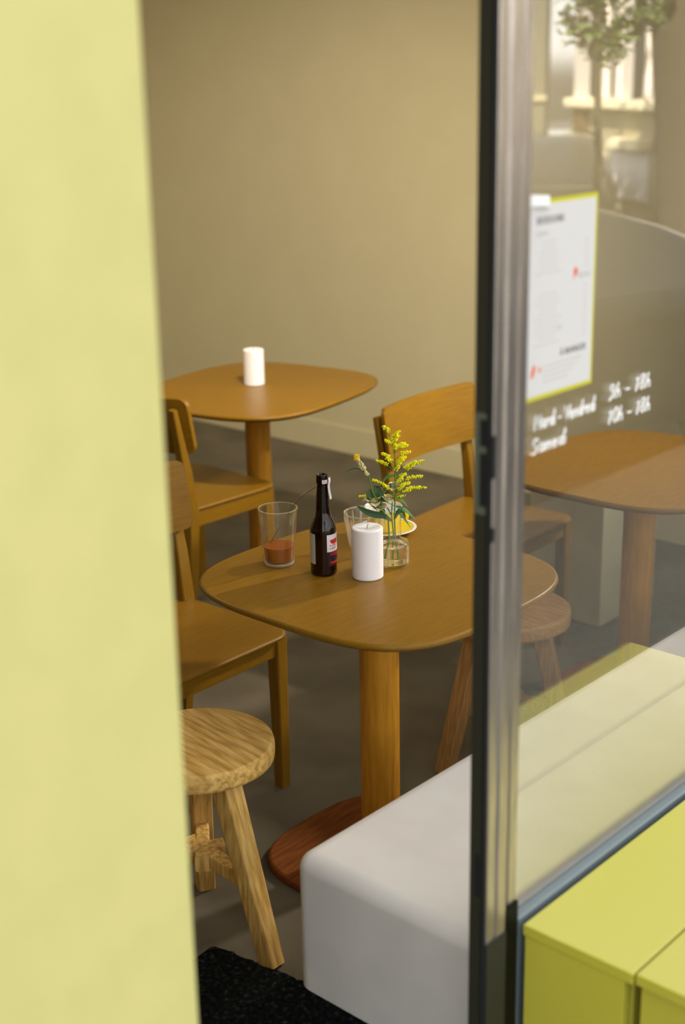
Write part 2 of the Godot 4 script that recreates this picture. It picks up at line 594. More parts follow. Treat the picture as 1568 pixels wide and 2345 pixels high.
func _ready() -> void:
	rng.seed = 7
	# ---------------- camera, sky, sun, exposure
	var cam := Camera3D.new()
	cam.name = "camera"
	var yaw := deg_to_rad(47.7426)
	var pitch := deg_to_rad(17.7178)
	var roll := deg_to_rad(-1.0803)
	var fw := Vector3(sin(yaw) * cos(pitch), -sin(pitch), -cos(yaw) * cos(pitch))
	var rt := Vector3(cos(yaw), 0, sin(yaw))
	var up := rt.cross(fw)
	cam.transform = Transform3D(Basis(rt * cos(roll) + up * sin(roll), up * cos(roll) - rt * sin(roll), -fw), Vector3(0, 1.86, 0))
	add_child(cam)
	var lens := CameraAttributesPhysical.new()
	lens.frustum_focal_length = 32.75
	lens.frustum_focus_distance = 3.22
	lens.exposure_aperture = 1.6
	lens.frustum_near = 0.05
	lens.frustum_far = 300.0
	cam.attributes = lens
	cam.fov = rad_to_deg(2.0 * atan(1172.5 / 3200.0))
	cam.current = true

	var env := Environment.new()
	env.background_mode = Environment.BG_SKY
	var sky := Sky.new()
	var sm := ProceduralSkyMaterial.new()
	sm.sky_top_color = Color(0.88, 0.90, 0.92)
	sm.sky_horizon_color = Color(0.97, 0.96, 0.93)
	sm.ground_horizon_color = Color(0.5, 0.48, 0.44)
	sm.ground_bottom_color = Color(0.3, 0.29, 0.27)
	sm.sky_energy_multiplier = 1.0
	sky.sky_material = sm
	env.sky = sky
	env.background_energy_multiplier = 2.8
	env.tonemap_mode = Environment.TONE_MAPPER_LINEAR
	env.tonemap_exposure = 1.0
	env.sdfgi_enabled = true
	env.ssao_enabled = true
	env.ssil_enabled = true
	var we := WorldEnvironment.new()
	we.name = "world_environment"
	we.environment = env
	add_child(we)
	var sun := DirectionalLight3D.new()
	sun.name = "sun"
	sun.light_color = Color(1.0, 0.97, 0.92)
	sun.light_energy = 8.0
	sun.light_angular_distance = 0.6
	sun.shadow_enabled = true
	add_child(sun)
	sun.look_at_from_position(Vector3(-12, 14, -7), Vector3.ZERO)

	materials()
	room()
	street()
	shop_front()
	furniture()
	table_things()
	window_notes()

const CEIL := 3.3

func fill_lamp(label: String, at: Vector3, size: Vector2, energy: float) -> void:  # out-of-view ceiling panel added to fill the room with light
	var t := thing("fill_ceiling_light", label, "fill_lamp", at, 0.0, "added fill lights")
	var b := MB.new()
	b.rbox(Vector3(0, -0.03, 0), Vector3(size.x + 0.04, 0.06, size.y + 0.04), 0.01, 0.004)
	part("housing", b, M.cup_white, t)
	b = MB.new()
	b.rbox(Vector3(0, -0.064, 0), Vector3(size.x, 0.008, size.y), 0.01, 0.002)
	var glow := plain(Color(1.0, 0.93, 0.82), 0.6)
	glow.emission_enabled = true
	glow.emission = Color(1.0, 0.9, 0.75)
	glow.emission_energy_multiplier = 1.2
	part("diffuser", b, glow, t)
	var l := AreaLight3D.new()
	l.name = "fill_glow"
	l.area_size = size
	l.light_color = Color(1.0, 0.93, 0.79)
	l.light_energy = energy
	l.shadow_enabled = true
	t.add_child(l)
	l.position = Vector3(0, -0.075, 0)
	l.rotation.x = -PI / 2

func fill_spot(label: String, at: Vector3, aim: Vector3, energy: float, angle: float) -> void:  # out-of-view light added to brighten the wall and the tables
	var t := thing("fill_spotlight", label, "fill_lamp", at, 0.0, "added aimed fill lights")
	var b := MB.new()
	b.lathe([Vector2(0.05, CEIL - at.y - 0.02), Vector2(0.05, CEIL - at.y)], 24)
	part("mount", b, M.dark_metal, t)
	b = MB.new()
	b.tube([Vector3(0, CEIL - at.y, 0), Vector3(0, -0.10, 0)], [0.010], 10)
	part("stem", b, M.dark_metal, t)
	var d := (aim - at).normalized()
	var c := Vector3(0, -0.13, 0)
	b = MB.new()
	b.tube([c - d * 0.09, c - d * 0.085, c + d * 0.05, c + d * 0.055], [0.06, 0.075, 0.09, 0.088], 24)
	part("head", b, M.dark_metal, t)
	var glow := plain(Color(1.0, 0.95, 0.86), 0.6)
	glow.emission_enabled = true
	glow.emission = Color(1.0, 0.93, 0.82)
	glow.emission_energy_multiplier = 2.0
	b = MB.new()
	b.tube([c + d * 0.054, c + d * 0.060], [0.078, 0.078], 24)
	part("fill_face", b, glow, t)
	var l := SpotLight3D.new()
	l.name = "beam"
	l.light_color = Color(1.0, 0.955, 0.87)
	l.light_energy = energy
	l.light_size = 0.078
	l.spot_angle = angle
	l.spot_angle_attenuation = 0.9
	l.spot_range = 12.0
	l.spot_attenuation = 2.0
	l.shadow_enabled = true
	t.add_child(l)
	l.look_at_from_position(at + c + d * 0.15, aim)

func room() -> void:
	var b := MB.new()
	b.rbox(Vector3(1.0, -0.06, -4.6), Vector3(8.6, 0.12, 7.1), 0.001, 0.001)
	struct("floor", b, M.concrete)
	b = MB.new()
	b.rbox(Vector3(1.0, CEIL + 0.075, -4.6), Vector3(8.6, 0.15, 7.1), 0.001, 0.001)
	struct("ceiling", b, M.ceiling)
	b = MB.new()
	b.rbox(Vector3(5.15, CEIL / 2, -4.6), Vector3(0.2, CEIL, 7.06), 0.001, 0.001)
	struct("wall_right", b, M.plaster)
	b = MB.new()
	b.rbox(Vector3(-2.9, CEIL / 2, -4.6), Vector3(0.2, CEIL, 7.06), 0.001, 0.001)
	struct("wall_left", b, M.plaster)
	b = MB.new()
	b.rbox(Vector3(1.0, CEIL / 2, -8.05), Vector3(8.1, CEIL, 0.2), 0.001, 0.001)
	struct("wall_back", b, M.plaster)
	# low ledge at the foot of the wall beside the window, and a short grey block in front of it
	b = MB.new()
	b.rbox(Vector3(4.94, 0.07, -2.06), Vector3(0.22, 0.14, 1.55), 0.003, 0.004)
	struct("wall_right_ledge", b, M.plaster)
	b = MB.new()
	b.rbox(Vector3(4.07, 0.27, -2.50), Vector3(0.36, 0.54, 0.30), 0.004, 0.003)
	struct("wall_low_pier", b, M.plaster)
	b = MB.new()
	b.rbox(Vector3(5.044, 0.07, -5.4), Vector3(0.012, 0.14, 5.1), 0.001, 0.003)
	struct("baseboard_right", b, M.plaster)
	fill_lamp("added fill light on the unseen ceiling above the row of tables", Vector3(3.2, CEIL, -2.4), Vector2(2.4, 0.5), 0.6)
	fill_lamp("added fill light on the unseen ceiling at the back of the room", Vector3(1.6, CEIL, -5.6), Vector2(2.4, 0.5), 3.9)
	fill_spot("added fill light above the bottle table, aimed at the right wall", Vector3(2.4, CEIL, -1.7), Vector3(5.0, 0.0, -5.4), 11.0, 31.0)
	fill_spot("added fill light in the corner above the window bench, aimed at the tables", Vector3(4.75, CEIL - 1.1, -1.45), Vector3(2.0, 0.45, -2.9), 6.0, 36.0)

func shop_front() -> void:
	var b := MB.new()
	# yellow wall left of the doorway, and the wall above the openings
	b.rbox(Vector3(-1.041, 1.65, -1.20), Vector3(3.918, 3.3, 0.24), 0.004, 0.002)
	struct("wall_front", b, M.yellow_wall, "yellow painted shop front wall left of the doorway")
	b = MB.new()
	b.rbox(Vector3(3.09, 3.19, -1.2), Vector3(4.34, 0.22, 0.24), 0.003, 0.002)
	struct("wall_front_header", b, M.yellow_wall)
	b = MB.new()
	b.rbox(Vector3(1.0, 4.8, -1.2), Vector3(9.0, 2.98, 0.24), 0.003, 0.002)
	struct("wall_front_upper", b, M.facade)
	b = MB.new()
	b.rbox(Vector3(5.12, 1.65, -1.2), Vector3(0.26, 3.3, 0.24), 0.003, 0.002)
	struct("wall_front_pier", b, M.yellow_wall)
	# dark stone step inside the doorway
	b = MB.new()
	var edge := []
	edge.append(Vector2(0.80, 1.0))
	edge.append(Vector2(1.70, 1.0))
	var n := 44
	for i in range(n + 1):
		var k := float(i) / n
		var p := Vector2(1.685, 1.40).lerp(Vector2(1.622, 1.842), k)
		p.x += rng.randf_range(-0.0035, 0.0035) + (0.008 * sin(k * 23.0) if k < 0.5 else 0.0)
		edge.append(p)
	for i in range(13):
		var p := Vector2(1.612, 1.848).lerp(Vector2(1.0, 1.848), i / 12.0)
		p.y += rng.randf_range(-0.006, 0.004)
		edge.append(p)
	edge.append(Vector2(0.80, 1.84))
	var flat := Transform3D(Basis(Vector3.RIGHT, Vector3.FORWARD, Vector3.UP), Vector3.ZERO)
	b.prism(edge, 0.0, 0.16, flat)
	struct("trim_1", b, M.stone, "black rough stone doorstep inside the entrance")

	# the metal post between doorway and window: outline x, -z pushed upright
	b = MB.new()
	var x0 := 1.494
	var z0 := 1.080
	var prof := [Vector2(x0, z0 + 0.004), Vector2(x0 + 0.004, z0), Vector2(x0 + 0.020, z0), Vector2(x0 + 0.022, z0 + 0.0025), Vector2(x0 + 0.026, z0 + 0.0025), Vector2(x0 + 0.030, z0 - 0.001),
		Vector2(x0 + 0.050, z0 - 0.001), Vector2(x0 + 0.054, z0 + 0.007), Vector2(x0 + 0.060, z0 + 0.008), Vector2(x0 + 0.063, z0 + 0.003), Vector2(x0 + 0.082, z0 + 0.003), Vector2(x0 + 0.085, z0 + 0.006),
		Vector2(x0 + 0.085, z0 + 0.060), Vector2(x0 + 0.050, z0 + 0.060), Vector2(x0 + 0.050, z0 + 0.0295), Vector2(x0, z0 + 0.0295)]
	b.prism(prof, 0.10, 3.08, flat)
	var post := struct("trim_2", b, M.metal, "grey grooved metal post between the open doorway and the window")
	b = MB.new()
	b.prism([Vector2(x0 - 0.0012, z0 + 0.0045), Vector2(x0 + 0.003, z0 + 0.0045), Vector2(x0 + 0.003, z0 + 0.030), Vector2(x0 - 0.0012, z0 + 0.030)], 0.10, 3.08, flat)
	part("rebate_strip", b, M.dark_metal, post)
	b = MB.new()
	b.prism([Vector2(x0 - 0.0030, z0 + 0.0020), Vector2(x0 + 0.002, z0 + 0.0010), Vector2(x0 + 0.002, z0 + 0.0095), Vector2(x0 - 0.0030, z0 + 0.0085)], 0.10, 3.08, flat)
	part("rubber_seal", b, M.slot, post)
	for s in [[1.264, 1.408], [0.640, 0.745]]:
		b = MB.new()
		b.prism([Vector2(x0 - 0.0022, z0 + 0.008), Vector2(x0 - 0.001, z0 + 0.008), Vector2(x0 - 0.001, z0 + 0.0285), Vector2(x0 - 0.0022, z0 + 0.0285)], s[0], s[1], flat)
		var plate := part("strike_plate", b, M.strike if s[0] > 1.0 else M.dark_metal, post)
		for q in ([[1.276, 1.352], [1.362, 1.400]] if s[0] > 1.0 else [[0.655, 0.728]]):
			b = MB.new()
			b.prism([Vector2(x0 - 0.0028, z0 + 0.0085), Vector2(x0 - 0.002, z0 + 0.0085), Vector2(x0 - 0.002, z0 + 0.0195), Vector2(x0 - 0.0028, z0 + 0.0195)], q[0], q[1], flat)
			part("bolt_hole", b, M.slot, plate)

	for y in [[1.318, 1.378], [1.226, 1.246]]:
		b = MB.new()
		b.prism([Vector2(x0 - 0.001, z0 - 0.0012), Vector2(x0 + 0.0062, z0 - 0.0012), Vector2(x0 + 0.0062, z0 + 0.006), Vector2(x0 - 0.001, z0 + 0.006)], y[0], y[1], flat)
		part("edge_notch", b, M.slot, post)
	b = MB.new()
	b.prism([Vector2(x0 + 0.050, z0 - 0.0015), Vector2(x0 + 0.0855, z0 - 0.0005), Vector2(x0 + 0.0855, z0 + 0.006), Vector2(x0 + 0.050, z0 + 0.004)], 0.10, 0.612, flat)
	part("painted_reflection", b, M.foot, post)  # no real cover: dark plate painting a reflection onto the post
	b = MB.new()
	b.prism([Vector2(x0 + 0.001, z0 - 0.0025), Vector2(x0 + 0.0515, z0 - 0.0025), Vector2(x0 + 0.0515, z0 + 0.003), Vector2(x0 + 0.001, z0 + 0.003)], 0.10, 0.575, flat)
	part("painted_reflection", b, M.reflection_grey, post)  # second plate, same painted reflection in dark grey

	# window: bottom rail, top rail, right stile, pane
	b = MB.new()
	b.rbox(Vector3(3.25, 0.3615, -1.103), Vector3(3.30, 0.403, 0.022), 0.002, 0.003)
	b.rbox(Vector3(3.25, 0.345, -1.1285), Vector3(3.30, 0.37, 0.029), 0.002, 0.003)
	var win := struct("window_1", b, M.rail, "shop window beside the doorway with dark bottom rail")
	b = MB.new()
	b.rbox(Vector3(3.25, 3.05, -1.118), Vector3(3.30, 0.06, 0.05), 0.002, 0.003)
	part("top_rail", b, M.rail, win)
	b = MB.new()
	b.rbox(Vector3(4.94, 1.79, -1.118), Vector3(0.08, 2.45, 0.05), 0.002, 0.003)
	part("side_stile", b, M.rail, win)
	# one pane, plus two sheets added to strengthen its mirror image
	for k in 3:
		b = MB.new()
		b.rbox(Vector3(3.235, 1.795, -1.1055 - 0.0025 * k), Vector3(3.32, 2.47, 0.0019), 0.0002, 0.0002)
		part("pane", b, M.pane, win)

	# white plastered bench inside, along the window
	b = MB.new()
	b.softbox(Vector3(3.236, 0.225, -1.390), Vector3(3.192, 0.45, 0.490), 0.034, 6)
	var bench := part("window_bench", b, M.white, self)
	tag(bench, "white plastered built-in bench with rounded edges under the window", "bench")

	# yellow slatted bench outside against the window
	var yb := thing("street_bench", "yellow painted outdoor bench with two wide boards beside the window", "bench", Vector3(1.596, 0.16, -1.08))
	var len := 1.09
	b = MB.new()
	b.rbox(Vector3(len / 2, 0.390, 0.0985), Vector3(len, 0.020, 0.197), 0.001, 0.0015)
	part("seat_board", b, M.yellow, yb)
	b = MB.new()
	b.rbox(Vector3(len / 2 + 0.004, 0.390, 0.3035), Vector3(len, 0.020, 0.205), 0.001, 0.0015)
	part("seat_board", b, M.yellow, yb)
	for xx in [0.012, len - 0.012]:
		b = MB.new()
		b.rbox(Vector3(xx, 0.190, 0.092), Vector3(0.018, 0.380, 0.180), 0.001, 0.001)
		part("end_panel", b, M.yellow, yb)
		b = MB.new()
		b.rbox(Vector3(xx + (0.016 if xx < 0.5 else -0.016), 0.190, 0.301), Vector3(0.018, 0.380, 0.196), 0.001, 0.001)
		part("end_panel", b, M.yellow, yb)
	b = MB.new()
	b.rbox(Vector3(len / 2, 0.19, 0.176), Vector3(len - 0.06, 0.380, 0.016), 0.001, 0.001)
	part("centre_panel", b, M.yellow, yb)
	b = MB.new()
	b.rbox(Vector3(len / 2, 0.19, 0.39), Vector3(len - 0.10, 0.380, 0.016), 0.001, 0.001)
	part("front_panel", b, M.yellow, yb)

func furniture() -> void:
	cafe_table("oak pedestal table holding the brown bottle and the vase of flowers", Vector3(2.290, 0, -1.973), 0.350, 0.366, 0.0)
	cafe_table("oak pedestal table at the back with one white candle", Vector3(3.516, 0, -3.611), 0.425, 0.382, 0.177, 0.20)
	cafe_table("bare oak pedestal table seen through the window glass", Vector3(3.470, 0, -1.975), 0.375, 0.350, 0.0)
	var c := make_chair("oak chair with pale backrest tucked behind the bottle table, at left", Vector3(2.197, 0, -2.590), 0.02)
	var c2 := copy(c, "oak chair with wide curved backrest behind the flowers, facing the window", Vector3(3.485, 0, -2.545), 0.05)
	c2.set_meta("group", "oak dining chairs")
	copy(c, "oak chair with dark backrest at the back table, seen from its side", Vector3(3.170, 0, -3.598), PI / 2 - 0.02)
	make_stool("round teak stool with splayed legs beside the black doorstep", Vector3(1.835, 0, -2.114), [[48, 0.13, 0.2], [-97, 0.245, 0.15], [150, 0.20, 0.2]], M.teak_x, M.teak_y)
	make_stool("round pale wooden stool half under the bottle table, behind the post", Vector3(2.924, 0, -2.056), [[162, 0.205, 0.3], [-78, 0.205, 0.3], [45, 0.205, 0.3]], M.pale_x, M.pale_y)

func candle(label: String, at: Vector3, r: float, h: float) -> void:
	var t := thing("pillar_candle", label, "candle", at, 0.0, "white pillar candles")
	var b := MB.new()
	b.lathe([Vector2(r - 0.003, 0.0), Vector2(r - 0.0005, 0.0015), Vector2(r, 0.004), Vector2(r, h - 0.004), Vector2(r - 0.0012, h - 0.001), Vector2(r - 0.004, h), Vector2(r * 0.75, h - 0.001), Vector2(0.006, h - 0.004)], 48)
	part("wax", b, M.candle, t)
	b = MB.new()
	b.tube([Vector3(0, h - 0.004, 0), Vector3(0.001, h + 0.003, 0), Vector3(0.003, h + 0.007, 0.001)], [0.0012, 0.0012, 0.0008], 6)
	part("wick", b, M.wick, t)

func table_things() -> void:
	var top := 0.7402
	candle("white pillar candle in front of the flower vase", Vector3(2.269, top, -1.987), 0.0362, 0.120)
	candle("white pillar candle alone on the back table", Vector3(3.548, top, -3.652), 0.0385, 0.132)
	bottle(Vector3(2.223, top, -2.081))
	tumbler(Vector3(2.204, top, -2.207))
	pressed_glass(Vector3(2.408, top, -2.118))
	coffee(Vector3(2.544, top, -2.159))
	flowers(Vector3(2.371, top, -1.997))

func bottle(at: Vector3) -> void:
	var t := thing("beer_bottle", "brown glass beer bottle with white paper labels", "bottle", at)
	var b := MB.new()
	var R := 0.0305
	var h := 0.238
	var prof := [Vector2(0.024, 0.0), Vector2(0.0285, 0.001), Vector2(R, 0.006), Vector2(R, 0.100), Vector2(R, 0.106), Vector2(R - 0.0006, 0.112), Vector2(R - 0.003, 0.120), Vector2(R - 0.0075, 0.130), Vector2(R - 0.0115, 0.140), Vector2(R - 0.0135, 0.150), Vector2(R - 0.0143, 0.160), Vector2(0.0145, 0.185), Vector2(0.0124, 0.210), Vector2(0.0120, 0.217), Vector2(0.0136, 0.218), Vector2(0.0139, 0.222), Vector2(0.0136, 0.2285), Vector2(0.0129, 0.230), Vector2(0.0132, 0.2315), Vector2(0.0132, 0.236), Vector2(0.0122, h), Vector2(0.0092, h), Vector2(0.0085, 0.234), Vector2(0.0085, 0.200)]
	b.lathe(prof, 48)
	part("glass_body", b, M.brown_glass, t)
	# direction towards the camera, seen from above, and the angle it makes (from +x towards -z)
	var cam_a := atan2(-(0.0 - at.z), 0.0 - at.x)
	var a := func(deg: float) -> float: return cam_a + deg_to_rad(deg)
	part("front_label", label_patch(R + 0.0001, a.call(15.0), a.call(150.0), 0.060, 0.101), M.label_white, t)
	var low := part("lower_label", label_patch(R + 0.0001, a.call(22.0), a.call(150.0), 0.026, 0.060), M.label_dark, t)
	part("red_band", label_patch(R + 0.0006, a.call(30.0), a.call(120.0), 0.051, 0.058), M.crimson, low)
	part("navy_band", label_patch(R + 0.0006, a.call(28.0), a.call(120.0), 0.040, 0.048), M.label_navy, low)
	part("red_band", label_patch(R + 0.0006, a.call(32.0), a.call(120.0), 0.031, 0.036), M.red, low)
	var lab := part("back_label", label_patch(R + 0.0001, a.call(-150.0), a.call(-38.0), 0.030, 0.102), M.label_grey, t)
	lab.set_meta("label", "grey back label")
	# red bowl shape and two lines of print on the front label, laid round the glass
	var mark := MB.new()
	var n := 12
	var rings := []
	for i in range(n + 1):
		var k := float(i) / n
		var d := Vector3(cos(a.call(29.0 + 44.0 * k)), 0, -sin(a.call(29.0 + 44.0 * k)))
		var lo := 0.0875 - 0.0095 * sqrt(maxf(0.02, 1.0 - pow(2.0 * k - 1.0, 2.0)))
		rings.append(PackedVector3Array([d * (R + 0.0006) + Vector3(0, lo, 0), d * (R + 0.0009) + Vector3(0, lo, 0), d * (R + 0.0009) + Vector3(0, 0.0885 + 0.002 * k, 0), d * (R + 0.0006) + Vector3(0, 0.0885 + 0.002 * k, 0)]))
	mark.loft(rings)
	part("red_emblem", mark, M.red, t)
	for row in [[0.0735, [[28, 36], [39, 45], [48, 60]]], [0.0665, [[28, 33], [36, 47], [50, 62]]]]:
		for w in row[1]:
			part("print_line", label_patch(R + 0.0006, a.call(w[0]), a.call(w[1]), row[0], row[0] + 0.0028, 0.0002), M.pink, t)
	# neck: small white seal and a strip of paper that has come loose
	part("neck_seal", label_patch(0.0140, a.call(0.0), a.call(62.0), 0.2185, 0.2275), M.label_white, t)
	for k in 4:
		part("seal_print", label_patch(0.0145, a.call(10.0 + k * 9.0), a.call(13.0 + k * 9.0), 0.2195, 0.2265, 0.0002), M.pink, t)
	var st := MB.new()
	var strip := []
	var r2 := Vector3(cos(a.call(68.0)), 0, -sin(a.call(68.0)))
	var side := Vector3(-r2.z, 0, r2.x)
	for p in [[0.0175, 0.2315], [0.0185, 0.224], [0.0160, 0.212], [0.0172, 0.200], [0.0195, 0.188], [0.0205, 0.181]]:
		var c: Vector3 = r2 * p[0] + Vector3(0, p[1], 0)
		strip.append(MB.rect(c, side, r2, 0.011, 0.0016, 0.0006, 2))
	st.loft(strip)
	var loose := part("loose_strip", st, M.label_white, t)
	loose.set_meta("label", "white paper strip peeling from the neck")

func tumbler(at: Vector3) -> void:
	var t := thing("drinking_glass", "tall ribbed tumbler with a little amber tea and a spoon in it", "glass", at)
	var b := MB.new()
	var seg := 72
	var rings := []
	var prof := [[0.0335, 0.0, 0], [0.0355, 0.002, 0], [0.0365, 0.006, 0.3], [0.0395, 0.05, 1], [0.0440, 0.112, 1], [0.0450, 0.122, 0], [0.0463, 0.137, 0], [0.0453, 0.1378, 0], [0.0446, 0.137, 0], [0.0433, 0.122, 0], [0.0422, 0.112, 0], [0.0375, 0.05, 0], [0.0340, 0.010, 0], [0.030, 0.008, 0]]
	for p in prof:
		var ring := PackedVector3Array()
		for k in seg:
			var an := TAU * k / seg
			var r: float = p[0] + p[2] * 0.0006 * cos(an * 18.0)
			ring.append(Vector3(cos(an) * r, p[1], sin(an) * r))
		rings.append(ring)
	b.loft(rings)
	part("glass_wall", b, M.thin_glass, t)
	b = MB.new()
	b.lathe([Vector2(0.0448, 0.1368), Vector2(0.0463, 0.1366), Vector2(0.0465, 0.1382), Vector2(0.0449, 0.1384)], 56, Vector3.ZERO, false, false)
	part("rim", b, M.rim_glass, t)  # pale ring painting the highlight along the lip
	b = MB.new()
	b.lathe([Vector2(0.030, 0.0008), Vector2(0.0352, 0.0015), Vector2(0.0366, 0.0062), Vector2(0.034, 0.0085)], 56, Vector3.ZERO, false, false)
	part("thick_foot", b, M.rim_glass, t)
	b = MB.new()
	b.lathe([Vector2(0.029, 0.0095), Vector2(0.0330, 0.0115), Vector2(0.0364, 0.046), Vector2(0.0355, 0.0455)], 48)
	part("tea", b, M.tea, t)
	var s := thing("teaspoon", "thin metal teaspoon leaning out of the ribbed tumbler", "spoon", at)
	b = MB.new()
	var rt := Vector3(0.6725, 0, 0.74)
	var path := []
	for p in [[-0.020, 0.0500], [0.000, 0.085], [0.030, 0.130], [0.040, 0.146], [0.052, 0.162], [0.068, 0.173], [0.084, 0.183], [0.092, 0.188]]:
		path.append(rt * p[0] + Vector3(-0.2, 0, 0.18) * (-0.06) * p[1] + Vector3(0, p[1], 0))
	b.tube(path, [0.0018, 0.0016, 0.0015, 0.0015, 0.0016, 0.0018, 0.0022, 0.0015], 8)
	part("handle", b, M.steel, s)
	b = MB.new()
	var bowl := []
	for k in 9:
		var q := k / 8.0
		bowl.append(MB.rect(path[0] + (path[0] - path[1]).normalized() * 0.042 * q, rt.cross(Vector3.UP), Vector3.UP, 0.003 + 0.016 * sin(PI * clampf(q, 0.05, 0.95)), 0.0018, 0.0007, 2))
	b.loft(bowl)
	part("bowl", b, M.steel, s)

func pressed_glass(at: Vector3) -> void:
	var t := thing("drinking_glass", "empty wavy pressed glass half hidden behind the front candle", "glass", at)
	var b := MB.new()
	var seg := 80
	var rings := []
	for p in [[0.031, 0.0, 0], [0.034, 0.002, 0.2], [0.0355, 0.010, 0.6], [0.0385, 0.030, 1.0], [0.0420, 0.055, 1.2], [0.0455, 0.075, 1.0], [0.0480, 0.086, 0.3], [0.0490, 0.094, 0], [0.0475, 0.0952, 0], [0.0462, 0.094, 0], [0.0450, 0.086, 0], [0.0425, 0.070, 0.3], [0.0375, 0.045, 0.4], [0.0330, 0.018, 0.2], [0.028, 0.012, 0]]:
		var ring := PackedVector3Array()
		for k in seg:
			var an := TAU * k / seg
			var r: float = p[0] + p[2] * 0.0018 * (cos(an * 10.0) + 0.4 * cos(an * 10.0 + p[1] * 160.0))
			ring.append(Vector3(cos(an) * r, p[1], sin(an) * r))
		rings.append(ring)
	b.loft(rings)
	part("glass_wall", b, M.thin_glass, t)
	b = MB.new()
	b.lathe([Vector2(0.0465, 0.0925), Vector2(0.0488, 0.0920), Vector2(0.0492, 0.0952), Vector2(0.0468, 0.0955)], 56, Vector3.ZERO, false, false)
	part("rim", b, M.rim_glass, t)  # pale ring again as painted highlight
	# wavy pressed pattern as raised ribs
	b = MB.new()
	for k in 14:
		var an := TAU * k / 14.0
		var d := Vector3(cos(an), 0, sin(an))
		b.tube([d * 0.0365 + Vector3(0, 0.012, 0), d * 0.0398 + Vector3(0, 0.034, 0), d * 0.0432 + Vector3(0, 0.055, 0), d * 0.0468 + Vector3(0, 0.076, 0), d * 0.0482 + Vector3(0, 0.088, 0)], [0.0010, 0.0024, 0.0018, 0.0026, 0.0008], 6)
	part("ribs", b, M.rim_glass, t)

func coffee(at: Vector3) -> void:
	var s := thing("saucer", "yellow saucer with white rim under the yellow cup", "saucer", at)
	var b := MB.new()
	b.lathe([Vector2(0.030, 0.0), Vector2(0.034, 0.001), Vector2(0.052, 0.007), Vector2(0.0685, 0.0125), Vector2(0.0685, 0.0135), Vector2(0.064, 0.0132), Vector2(0.050, 0.0095), Vector2(0.034, 0.0045), Vector2(0.012, 0.004)], 56)
	part("dish", b, M.cup_yellow, s)
	b = MB.new()
	b.lathe([Vector2(0.0665, 0.0105), Vector2(0.0718, 0.0128), Vector2(0.0728, 0.0142), Vector2(0.0716, 0.0152), Vector2(0.0655, 0.0142)], 56, Vector3.ZERO, false, false)
	part("white_rim", b, M.cup_white, s)
	var c := thing("coffee_cup", "yellow coffee cup with white inside, behind the flower vase", "cup", at + Vector3(-0.007, 0.0047, -0.008))
	b = MB.new()
	b.lathe([Vector2(0.024, 0.0), Vector2(0.027, 0.001), Vector2(0.035, 0.010), Vector2(0.0425, 0.030), Vector2(0.0455, 0.055), Vector2(0.0465, 0.0605), Vector2(0.0462, 0.0612), Vector2(0.043, 0.055), Vector2(0.040, 0.030), Vector2(0.032, 0.010), Vector2(0.012, 0.006)], 56)
	part("bowl", b, M.cup_yellow, c)
	b = MB.new()
	b.lathe([Vector2(0.0468, 0.0575), Vector2(0.0478, 0.062), Vector2(0.0468, 0.0640), Vector2(0.0452, 0.0632), Vector2(0.0415, 0.050), Vector2(0.0388, 0.030), Vector2(0.030, 0.0105), Vector2(0.004, 0.0085)], 56, Vector3.ZERO, false, false)
	part("white_lining", b, M.cup_white, c)
	b = MB.new()
	var rt := Vector3(0.6725, 0, 0.74)
	var path := []
	for k in 15:
		var an := lerpf(1.9, -1.75, k / 14.0)
		path.append(rt * (0.044 + 0.016 * cos(an)) + Vector3(0, 0.036 + 0.0165 * sin(an), 0))
	b.tube(path, [0.0042], 10)
	part("handle", b, M.cup_yellow, c)

